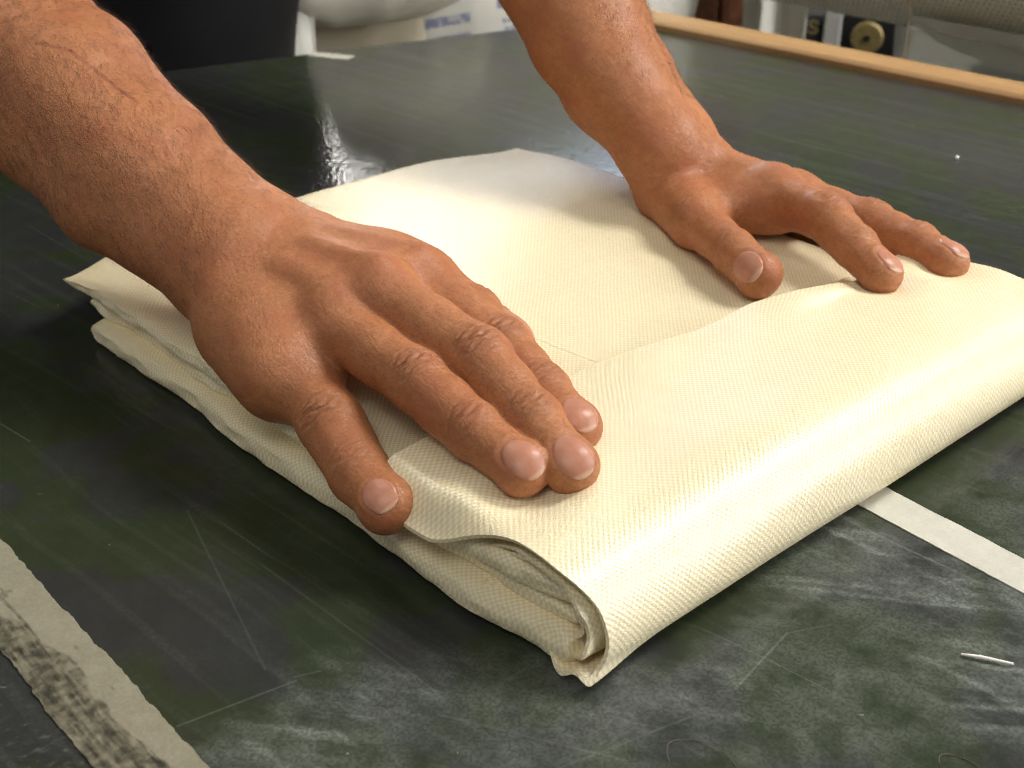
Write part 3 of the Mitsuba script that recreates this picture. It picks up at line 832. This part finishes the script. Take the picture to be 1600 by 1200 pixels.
def skin_tone(p, n, uv):
    x, y, z = p.x, p.y, p.z
    a = fbm(x * 45, y * 45, z * 45, octaves=3)
    b = fbm(x * 260, y * 260, z * 260 + 4, octaves=2)
    c = noise(x * 1600, y * 1600, z * 1600)
    base = mix((0.285, 0.094, 0.034), (0.455, 0.184, 0.077), dr.clip(0.55 * a + 0.45 * b + 0.50 * (c - 0.5) + 0.04, 0, 1))
    lines = dr.minimum(dr.abs(noise((x - y) * 800, (y + z) * 800, (x + z) * 260) - 0.5), dr.abs(noise((x + y) * 800 + 9, (y - z) * 800, (z - x) * 260) - 0.5))
    base = mix(base, (0.215, 0.075, 0.028), 0.35 * smoothstep(0.07, 0.0, lines))            # fine skin lines
    red = smoothstep(0.50, 0.72, fbm(x * 75 + 3, y * 75, z * 75, octaves=3))
    base = mix(base, (0.33, 0.100, 0.042), 0.45 * red)
    for J, ax, la, no, amp in CREASES:                                  # darker, redder skin over the finger joints
        q2 = dr.square(x - float(J[0] + no[0] * .008)) + dr.square(y - float(J[1] + no[1] * .008)) + dr.square(z - float(J[2] + no[2] * .008))
        base = mix(base, (0.235, 0.082, 0.036), 0.42 * amp * smoothstep(0.000080, 0.000012, q2) * (0.5 + 0.5 * b))
    for (x0, y0, z0), (x1, y1, z1) in zip(SCAR, SCAR[1:]):
        L2 = (x1 - x0) ** 2 + (y1 - y0) ** 2 + (z1 - z0) ** 2
        t = dr.clip(((x - x0) * (x1 - x0) + (y - y0) * (y1 - y0) + (z - z0) * (z1 - z0)) / L2, 0, 1)
        e = dr.sqrt(dr.square(x - x0 - t * (x1 - x0)) + dr.square(y - y0 - t * (y1 - y0)) + dr.square(z - z0 - t * (z1 - z0)))
        base = mix(base, (0.22, 0.060, 0.030), 0.6 * smoothstep(0.0013, 0.0005, e + 0.0006 * (b - 0.5)))
    spot = smoothstep(0.80, 0.88, noise(x * 330, y * 330, z * 330 + 7))
    return mix(base, (0.30, 0.115, 0.05), 0.28 * spot)


bsdf('skin', bump(skin_relief, principled(mikit.proc(skin_tone), 0.46, 0.42, sheen=0.10), 0.001, 8e-5))
vs, fs = joined([HAND_R, HAND_L, ARMS])
thing('person', 'person in a black shirt pressing both bare hands down on the folded cream cloth', 'person')
scene['person__body'] = mikit.ply((vs, fs), 'skin', smooth=True)

# nails
NAIL_TONE = lambda p, n, uv: mix(mix((0.38, 0.155, 0.092), (0.47, 0.21, 0.135), fbm(p.x * 300, p.y * 300, p.z * 300)), (0.60, 0.40, 0.28), smoothstep(0.86, 0.95, uv.x) * 0.6)
bsdf('nail', bump(lambda p, n, uv: fbm(uv.x * 3, uv.y * 26, 2.0), principled(mikit.proc(NAIL_TONE), 0.36, 0.42), 0.00006))


def nail(fg, key):
    own = fg.cones()
    f = exact(lambda Q, c, R: fold(own, Q, c, R))
    nr, na = 16, 48
    rho = np.linspace(0, 1, nr) ** 0.8
    th = np.linspace(0, 2 * np.pi, na, endpoint=False)
    c, s = np.cos(th), np.sin(th)
    sq = (np.abs(c) ** 2.7 + np.abs(s) ** 2.7) ** (1 / 2.7)
    S, Lq = np.outer(rho, c / sq), np.outer(rho, s / sq)
    S, Lq = S.ravel(), Lq.ravel()
    Lw = Lq * (1 - .10 * S)
    th_ = Lw * fg.nail_w / fg.r[3] * 1.08
    dirn = -(np.outer(np.cos(th_), fg.ndo) + np.outer(np.sin(th_), fg.lat))
    P = fg.nail_c - fg.ndo * fg.r[3] * .9 + np.outer(S * fg.nail_l, fg.nax) - dirn * .013
    for _ in range(14):
        P = P + dirn * np.clip(f(P), -.003, .003)[:, None] * .9
    h_ = (P - fg.nail_c) @ fg.ndo
    col = fg.r[3] * (.9 * np.cos(th_) - .9) + .0007 - .0011 * S ** 2
    P = P + fg.ndo * (np.clip(col - h_, 0, .0016) * .7 * sm(-.9, .2, S))[:, None]
    rr = (np.abs(S) ** 2.7 + np.abs(Lq) ** 2.7) ** (1 / 2.7)
    lift = .00034 - .00062 * sm(.86, 1.0, rr) * sm(.8, .5, S) + .00010 * sm(.4, 1, S)
    top = P - dirn * lift[:, None]
    bot = P + dirn * .0009
    uv = np.column_stack([S * .5 + .5, Lq * .5 + .5])
    gf = grid_faces(nr, na, True)
    nn = nr * na
    k = np.arange(na) + (nr - 1) * na
    k2 = np.roll(k, -1)
    rim = np.vstack([np.column_stack([k, k2, k + nn]), np.column_stack([k2, k2 + nn, k + nn])])
    v = np.vstack([top, bot])
    F = np.vstack([gf, gf[:, ::-1] + nn, rim])
    tri = v[F[100]]
    if np.cross(tri[1] - tri[0], tri[2] - tri[0]) @ fg.ndo < 0:
        F = F[:, ::-1]
    scene[key] = mikit.ply((v, F), 'nail', smooth=True, uv=np.vstack([uv, uv]))


i = 0
for fingers, field in ((fr, field_r), (fl, field_l)):
    for n in ('thumb', 'index', 'middle', 'ring', 'little'):
        nail(fingers[n], 'person__fingernail' + ('_%03d' % i if i else ''))
        i += 1

# fine dark hair on the forearms
bsdf('arm_hair', principled((0.055, 0.028, 0.015), 0.45))


r_ = np.random.default_rng(12)


def hairs(hand, axis_from, axis_to, count, seed, keep):
    v, f = hand
    r = np.random.default_rng(seed)
    n = clean_normals(v, f)
    ax = unit(axis_to - axis_from)
    t = (v - axis_from) @ ax
    cand = np.nonzero((t > 0.0) & keep(v, n))[0]
    idx = r.choice(cand, count)
    P, N = v[idx], n[idx]
    D = -ax + r.normal(0, .33, (count, 3)) + 0.5 * np.cross(N, ax)
    D -= (D * N).sum(1, keepdims=True) * N
    D /= np.linalg.norm(D, axis=1, keepdims=True)
    L = r.uniform(.005, .0125, count)[:, None]
    u = np.linspace(0, 1, 5)
    out_v, out_f = [], []
    side = np.cross(N, D)
    pts = [P + D * L * k + N * (L * (.36 * k - .20 * k * k) - .0002) + side * L * .12 * np.sin(k * 3) for k in u]
    rad = .000038 * (1.05 - u)
    ring = []
    for k in range(5):
        for a in range(3):
            ang = a * 2.094
            ring.append(pts[k] + rad[k] * (math.cos(ang) * N + math.sin(ang) * side))
    V = np.stack(ring, 1).reshape(-1, 3)
    F1 = grid_faces(5, 3, True)
    F = (F1[None] + (np.arange(count) * 15)[:, None, None]).reshape(-1, 3)
    return V, F


hv = joined([hairs(HAND_R, RIGHT['carpal_m'], R_ELBOW, 9000, 3, lambda v, n: (n[:, 2] > -.2) & (v[:, 0] > -.30) & ((v - RIGHT['carpal_m']) @ unit(R_ELBOW - RIGHT['carpal_m']) > r_.uniform(.004, .05, len(v)))),
             hairs(HAND_L, LEFT['carpal_m'] + [-.01, .03, 0], L_ELBOW, 3500, 4, lambda v, n: (n[:, 2] > -.1) & (n[:, 0] > 0.0))])
scene['person__arm_hair'] = mikit.ply(hv, 'arm_hair', smooth=True)
labels['person__arm_hair'] = {'label': 'fine dark hair on the forearms', 'kind': 'stuff'}


# black shirt with short sleeves
def shirt_field():
    c = [(np.array([-.368, 1.135, -.70]), np.array([-.368, 1.12, -.15]), .150, .150, .02), (np.array([-.47, 1.135, -.70]), np.array([-.47, 1.12, -.15]), .150, .150, .10),
         (np.array([-.366, 1.12, -.15]), np.array([-.250, 1.04, .28]), .150, .130, .10), (np.array([-.47, 1.12, -.15]), np.array([-.47, 1.03, .28]), .150, .130, .10),
         (np.array([-.30, 1.0, .30]), L_SHOULDER, .11, .085, .08), (np.array([-.46, 1.0, .30]), R_SHOULDER, .11, .085, .08),
         (R_SHOULDER, mid(R_SHOULDER, R_ELBOW, .42), .080, .070, .04), (L_SHOULDER, mid(L_SHOULDER, L_ELBOW, .42), .080, .070, .04)]
    folds = [(np.array([-.300, .986, -.12]), np.array([-.205, .995, .080]), .010, .013, .010)]

    def fn(P, ctr, R):
        d = fold(c + folds, P, ctr, R)
        if d is None:
            return None
        return d + 0.010 * (meshkit.fbm(P * np.array([9, 9, 5]), 3, 3) - .5) * sm(-.2, 0, P[:, 2])
    return fn


bsdf('black_cotton', bump(lambda p, n, uv: noise(p.x * 900, p.y * 900, p.z * 900), principled((0.0085, 0.0085, 0.0095), 0.7, 0.2), 0.0002))
sv, sf = net(shirt_field(), (-0.80, 0.68, -0.90), (0.05, 1.36, 0.56), 0.006, margin=0.09)
scene['person__shirt'] = mikit.ply((sv, sf), 'black_cotton', smooth=True)
labels['person__shirt'] = {'label': 'plain black shirt with soft folds'}

# ------------------------------------------------------------------ behind the table
def lumpy(nu, nv, fn):
    u, v = np.meshgrid(np.linspace(0, 1, nu), np.linspace(0, 1, nv), indexing='ij')
    return fn(u, v).reshape(-1, 3), grid_faces(nu, nv), np.column_stack([u.ravel(), v.ravel()])


def sack(centre, ax, half, seed, power=0.55, rough=0.02):
    """A stuffed sack: a superellipsoid with sagging folds; uv = angle round it, height."""
    ax = unit(ax)
    ay = np.array([-ax[1], ax[0], 0])

    def fn(u, v):
        th, ph = u * 2 * np.pi, (v - .5) * np.pi
        sp = lambda x, e: np.sign(x) * np.abs(x) ** e
        X, Y, Z = sp(np.cos(ph), power) * sp(np.cos(th), .75) * half[0], sp(np.cos(ph), power) * sp(np.sin(th), .75) * half[1], sp(np.sin(ph), power) * half[2]
        q = np.stack([X, Y, Z], -1)
        r = 1 + rough * 6 * (meshkit.fbm(np.stack([np.cos(th) * 2.2, np.sin(th) * 2.2, Z * 9], -1), 3, seed) - .5) + rough * 1.6 * (meshkit.fbm(np.stack([np.cos(th) * 8, np.sin(th) * 8, Z * 30], -1), 3, seed + 1) - .5)
        q = q * r[..., None]
        return np.asarray(centre) + q[..., :1] * ax + q[..., 1:2] * ay + q[..., 2:] * np.array([0, 0, 1.0])
    return lumpy(120, 80, fn)


thing('floor', 'grey concrete workshop floor', 'floor')
labels['floor'] = {'label': 'grey workshop floor behind the table', 'kind': 'structure'}
bsdf('concrete', principled(mikit.proc(lambda p, n, uv: mix((0.16, 0.15, 0.13), (0.28, 0.27, 0.24), fbm(p.x * 6, p.y * 6, 1.0, octaves=4))), 0.7))
scene['floor'] = mikit.ply((np.array([[-6, -4, -.76], [6, -4, -.76], [6, 6, -.76], [-6, 6, -.76]]), np.array([[0, 1, 2], [0, 2, 3]])), 'concrete')
bsdf('wall_paint', principled(mikit.proc(lambda p, n, uv: mix((0.36, 0.35, 0.30), (0.46, 0.44, 0.38), fbm(p.x * 3, p.z * 3, 1.0))), 0.8))
scene['wall_back'] = mikit.ply(box(-4, 4, 3.4, 3.5, -.76, 2.4), 'wall_paint')
labels['wall_back'] = {'label': 'dull cream wall far behind the table', 'kind': 'structure'}

# white sack with blue print: the print is broken blue bars, as unreadable as it is in the photograph
SACK_C, SACK_AX = np.array([-0.010, 1.330, -0.20]), np.array([0.985, 0.10, 0.0])


def sack_print(p, n, uv):
    s = (p.x - float(SACK_C[0])) * 0.985 + (p.y - float(SACK_C[1])) * 0.10
    z = p.z - 0.16 * (s + 0.05)
    base = mix((0.74, 0.71, 0.62), (0.86, 0.84, 0.78), fbm(p.x * 22, p.y * 22, p.z * 22))
    ink = mi.Float(0)
    for s0, s1, z0, z1, cell, seed in ((-0.092, -0.040, -0.0335, -0.0245, 0.0072, 1), (-0.090, -0.040, -0.0465, -0.0425, 0.003, 2), (-0.092, -0.045, -0.0560, -0.0520, 0.003, 3),
                                      (-0.015, 0.045, -0.0270, -0.0190, 0.0065, 4), (-0.010, 0.050, -0.0400, -0.0365, 0.003, 5), (-0.008, 0.05, -0.0475, -0.0440, 0.003, 6), (-0.006, 0.05, -0.0560, -0.0525, 0.003, 7)):
        inside = smoothstep(s0 - .001, s0 + .001, s) * smoothstep(s1 + .001, s1 - .001, s) * smoothstep(z0 - .0008, z0 + .0008, z) * smoothstep(z1 + .0008, z1 - .0008, z)
        gap = 0.45 + 0.55 * smoothstep(0.30, 0.45, noise(s / cell * 1.7, seed * 5.0, z * 150))
        ink = dr.maximum(ink, inside * gap * 0.8)
    big = dr.maximum(smoothstep(0.0225, 0.0205, dr.sqrt(dr.square(s + 0.040) + dr.square(z - 0.010))), smoothstep(0.0225, 0.0205, dr.sqrt(dr.square(s + 0.012) + dr.square(z - 0.0115))))
    base = mix(base, (0.16, 0.19, 0.36), ink)
    return mix(base, (0.03, 0.045, 0.33), big)


bsdf('printed_sacking', principled(mikit.proc(sack_print), 0.45, 0.4))
v, f, uv = sack(SACK_C, SACK_AX, (0.20, 0.11, 0.42), 4, 0.4, 0.034)
scene['printed_sack'] = mikit.ply((v, f), 'printed_sacking', smooth=True)
thing('printed_sack', 'white sack with blue printed lines standing behind the far edge of the table', 'sack')
bsdf('beige_sacking', principled(mikit.proc(lambda p, n, uv: mix((0.50, 0.41, 0.27), (0.68, 0.61, 0.46), fbm(p.x * 25, p.y * 25, p.z * 25, octaves=4))), 0.6))
v, f, uv = sack((-0.175, 1.265, -0.30), (0.96, 0.25, 0), (0.125, 0.085, 0.36), 9, 0.4, 0.020)
scene['beige_sack'] = mikit.ply((v, f), 'beige_sacking', smooth=True)
thing('beige_sack', 'plain beige sack below the sagging rolled sack, beside the black shirt', 'sack')
bsdf('cream_sacking', principled(mikit.proc(lambda p, n, uv: mix((0.70, 0.66, 0.52), (0.80, 0.77, 0.65), fbm(p.x * 30, p.y * 30, p.z * 30, octaves=4))), 0.6))
v, f, uv = sack((-0.150, 1.170, 0.045), (0.96, 0.25, 0), (0.125, 0.080, 0.066), 12, 0.8, 0.026)
scene['rolled_sack'] = mikit.ply((v, f), 'cream_sacking', smooth=True)
thing('rolled_sack', 'cream rolled sack sagging on top of the plain beige sack', 'sack')
bsdf('white_sheet_cloth', principled(mikit.proc(lambda p, n, uv: mix((0.70, 0.68, 0.60), (0.82, 0.80, 0.76), fbm(p.x * 30, p.y * 30, p.z * 30, octaves=4))), 0.6))


def hanging(p0, p1, z0, z1, amp, seed, lean=0.0):
    p0, p1 = np.array(p0, float), np.array(p1, float)
    d = p1 - p0
    nrm = np.array([-d[1], d[0]]) / np.linalg.norm(d)

    def fn(u, v):
        w = amp * 2 * (meshkit.fbm(np.stack([u * 5 + v * 1.3, v * 1.6, u * 0 + seed], -1), 4, seed) - .5)
        xy = p0 + d * u[..., None] + nrm * (w + lean * v)[..., None]
        return np.stack([xy[..., 0] + 0.3 * w, xy[..., 1], z0 + (z1 - z0) * v + 0.01 * np.sin(u * 9 + seed)], -1)
    v, f, uv = lumpy(90, 60, fn)
    n = clean_normals(v, f)
    k = len(v)
    return np.vstack([v, v - n * .002]), np.vstack([f, f[:, ::-1] + k])


scene['white_sheet'] = mikit.ply(hanging((-0.255, 1.075), (-0.168, 1.100), -0.60, 0.16, 0.006, 3), 'white_sheet_cloth', smooth=True)
thing('white_sheet', 'white sheet hanging between the black shirt and the beige sacks', 'sheet')
scene['white_cloth'] = mikit.ply(hanging((0.272, 1.500), (0.335, 1.470), -0.60, 0.22, 0.030, 6, 0.01), 'white_sheet_cloth', smooth=True)
thing('white_cloth', 'crumpled white cloth hanging beside the brown wooden post', 'cloth')
scene['white_cloth_001'] = mikit.ply(hanging((0.060, 1.560), (0.172, 1.580), -0.60, 0.30, 0.02, 11), 'white_sheet_cloth', smooth=True)
thing('white_cloth_001', 'pale cloth hanging to the left of the brown wooden post, beside the forearm', 'cloth')
# brown post of two boards
scene['wooden_post__board'] = mikit.ply(box(0.188, 0.244, 1.545, 1.60, -0.76, 0.85, 0.003), 'brown_wood')
scene['wooden_post__board_001'] = mikit.ply(box(0.2485, 0.290, 1.552, 1.60, -0.76, 0.85, 0.003), 'brown_wood')
thing('wooden_post', 'reddish brown wooden post of two boards standing behind the table corner', 'post')

# black machine with a gold dial and a pale upright strap
bsdf('black_enamel', principled((0.012, 0.012, 0.013), 0.22, 0.5))
bsdf('gold_metal', principled(mikit.proc(lambda p, n, uv: mix((0.20, 0.145, 0.05), (0.30, 0.23, 0.09), noise(p.x * 400, p.z * 400))), 0.42, 0.5, metallic=0.35))
bsdf('grey_strap', principled((0.36, 0.35, 0.33), 0.5))
MX = np.array([0.300, 1.560, 0.0])
MD = unit([0.955, -0.30, 0.0])
MN = np.array([-MD[1], MD[0], 0]) * -1.0                              # towards the camera


def machine_box(s0, s1, t0, t1, z0, z1, bev):
    m = box(s0, s1, t0, t1, z0, z1, bev)
    v = np.array(m.vertices)
    return trimesh.Trimesh(MX + v[:, :1] * MD + v[:, 1:2] * MN + v[:, 2:] * np.array([0, 0, 1.0]), m.faces, process=False)


thing('black_machine', 'black machine with a round gold dial seen below the large fabric roll', 'machine')
scene['black_machine__case'] = mikit.ply(machine_box(-0.010, 0.080, -0.06, 0.030, -0.46, -0.093, 0.008), 'black_enamel')
th = np.linspace(0, 2 * np.pi, 48, endpoint=False)


def disc(centre, r, t0, t1, bsd, inner=0.0):
    prof = [(0.0, t1), (inner, t1), (r * .86, t1), (r, t1 - .002), (r, t0)]
    v = np.concatenate([np.stack([centre[0] + rr * np.cos(th), np.full(48, tt), centre[1] + rr * np.sin(th)], -1) for rr, tt in prof])
    v = MX + v[:, :1] * MD + v[:, 1:2] * MN + v[:, 2:] * np.array([0, 0, 1.0])
    return mikit.ply((v, grid_faces(len(prof), 48, True)), bsd, smooth=30)


scene['black_machine__head'] = disc((0.126, -0.112), 0.046, -0.06, 0.030, 'black_enamel')
scene['black_machine__dial'] = disc((0.126, -0.112), 0.0185, 0.028, 0.036, 'gold_metal')
scene['black_machine__hub'] = disc((0.126, -0.112), 0.0040, 0.034, 0.039, 'black_enamel')
scene['black_machine__strap'] = mikit.ply(machine_box(0.076, 0.096, 0.024, 0.036, -0.46, -0.072, 0.002), 'grey_strap')
m = meshkit.text_mesh('S', 0.015, 0.0015, True)
v = np.array(m.vertices)
scene['black_machine__mark'] = mikit.ply(trimesh.Trimesh(MX + (0.057 + v[:, :1]) * MD + (0.0302 + v[:, 2:]) * MN + (-0.112 + v[:, 1:2]) * np.array([0, 0, 1.0]), m.faces, process=False), 'gold_metal')
labels['black_machine__mark'] = {'label': 'gold painted sign on the black case'}
labels['black_machine__dial'] = {'label': 'round gold dial with a dark hub'}

# the large roll of open-weave fabric lying beyond the edging, with plastic film hanging below it
RA, RD = np.array([0.150, 1.470, 0.0640]), unit([0.7241, -0.6897, 0.0])
RN = np.array([-RD[1], RD[0], 0.0])


def roll_color(p, n, uv):
    u, v = uv.x / 0.0052, uv.y / 0.0052
    odd = dr.floor(v) - 2 * dr.floor(v / 2)
    h = dr.maximum(dr.abs(u + 0.5 * odd - dr.floor(u + 0.5 * odd) - 0.5), dr.abs(v - dr.floor(v) - 0.5) * 0.9)
    hole = smoothstep(0.30, 0.22, h + 0.12 * (noise(uv.x * 500, uv.y * 500) - 0.5))
    return mix(mix((0.68, 0.67, 0.55), (0.80, 0.79, 0.68), fbm(uv.x * 30, uv.y * 30)), (0.17, 0.18, 0.13), 0.7 * hole)


def roll_relief(p, n, uv):
    u, v = uv.x / 0.0052, uv.y / 0.0052
    return 0.5 + 0.5 * dr.cos(u * 2 * math.pi) * dr.cos(v * math.pi)


bsdf('net_fabric', bump(roll_relief, principled(mikit.proc(roll_color), 0.5, 0.4), 0.0012, 3e-4))
ns, nt, RR = 160, 120, 0.100
S_, T_ = np.meshgrid(np.linspace(-0.1, 1.3, ns), np.linspace(0, 2 * np.pi, nt), indexing='ij')
rad = RR + 0.004 * (meshkit.fbm(np.stack([S_ * 5, np.cos(T_) * 1.5, np.sin(T_) * 1.5], -1), 3, 2) - .5) + 0.006 * T_ / 6.28
P = RA + S_[..., None] * RD + (rad * np.cos(T_ + 1))[..., None] * RN + (rad * np.sin(T_ + 1))[..., None] * np.array([0, 0, 1.0])
scene['fabric_roll__net'] = mikit.ply((P.reshape(-1, 3), grid_faces(ns, nt)), 'net_fabric', smooth=True, uv=np.column_stack([S_.ravel(), (T_ * RR).ravel()]))
scene['fabric_roll__core'] = mikit.ply(tube([RA - RD * .16, RA - RD * .1, RA + RD * 1.3, RA + RD * 1.36], 0.03, 24), 'brown_wood', smooth=40)
thing('fabric_roll', 'large horizontal roll of pale open-weave fabric above the black machine', 'roll')
scene['clear_film'] = {'type': 'principledthin', 'base_color': rgb(0.86, 0.88, 0.83), 'roughness': 0.2, 'spec_trans': 0.7, 'eta': 1.4, 'diff_trans': 0.8}


def film(s0, s1, seed):
    def fn(u, v):
        s = s0 + (s1 - s0) * u
        w = 0.034 * (meshkit.fbm(np.stack([s * 22, v * 2.2, u * 0 + seed], -1), 4, seed) - .5) * sm(0, .4, v)
        base = RA + s[..., None] * RD - RN * (0.074 - 0.05 * v + w)[..., None]
        base[..., 2] = -0.020 - 0.42 * v + 0.006 * np.sin(s * 30)
        return base
    return lumpy(140, 60, fn)


v, f, uv = film(0.345, 1.25, 5)
scene['plastic_film__sheet'] = mikit.ply((v, f), 'clear_film', smooth=True)
thing('plastic_film', 'crumpled clear plastic film hanging below the fabric roll at the right', 'film')
bsdf('milky_film', principled(mikit.proc(lambda p, n, uv: mix((0.50, 0.51, 0.46), (0.66, 0.66, 0.60), fbm(p.x * 60, p.y * 60, p.z * 20, octaves=4))), 0.35))


def film_fold(u, v):
    s = 0.350 + 0.27 * u
    w = 0.010 * (meshkit.fbm(np.stack([s * 40, v * 2, u * 0 + 3], -1), 3, 8) - .5)
    q = RA + s[..., None] * RD - RN * (0.086 - 0.03 * v + w)[..., None]
    q[..., 2] = -0.012 - v * (0.010 + 0.030 * np.sin(np.pi * np.clip(u * 1.15, 0, 1)) ** 0.7)
    return q


v, f, uv = lumpy(90, 20, film_fold)
scene['plastic_film__fold'] = mikit.ply((np.vstack([v, v - RN * -.001]), np.vstack([f, f[:, ::-1] + len(v)])), 'milky_film', smooth=True)
bsdf('dark_bin_paint', principled(mikit.proc(lambda p, n, uv: mix((0.03, 0.045, 0.035), (0.09, 0.11, 0.09), fbm(p.x * 12, p.y * 12, p.z * 12))), 0.5))
bp = [RA + RD * s + RN * t for s, t in ((0.38, 0.02), (1.3, 0.02), (1.3, 0.25), (0.38, 0.25))]
scene['dark_bin'] = mikit.ply(trimesh.convex.convex_hull(np.array([[q[0], q[1], z] for q in bp for z in (-0.76, -0.075)])), 'dark_bin_paint')
thing('dark_bin', 'dark green bin behind the plastic film', 'bin')
bsdf('string_fibre', principled((0.50, 0.44, 0.30), 0.6))
for i, (s, ds, lab) in enumerate(((0.360, 0.012, 'thin pale string hanging below the fabric roll, left one of two'), (0.505, -0.025, 'thicker tan string tied round the fabric roll near the right edge'))):
    k = np.linspace(0, 1, 20)
    ang = -1.9 + 0 * k
    pts = [RA + RD * s + RN * (-0.108 * math.cos(a)) + np.array([0, 0, 0.108 * math.sin(a)]) for a in np.linspace(0.9, -0.75, 14)]
    end = pts[-1]
    pts += [end + RD * ds * t + np.array([0, 0, -0.20 * t]) - RN * 0.012 * t for t in np.linspace(0.1, 1, 10)]
    key = 'string' + ('_%03d' % i if i else '')
    scene[key] = mikit.ply(tube(pts, 0.0012 + 0.0008 * i, 8), 'string_fibre', smooth=True)
    thing(key, lab, 'string')
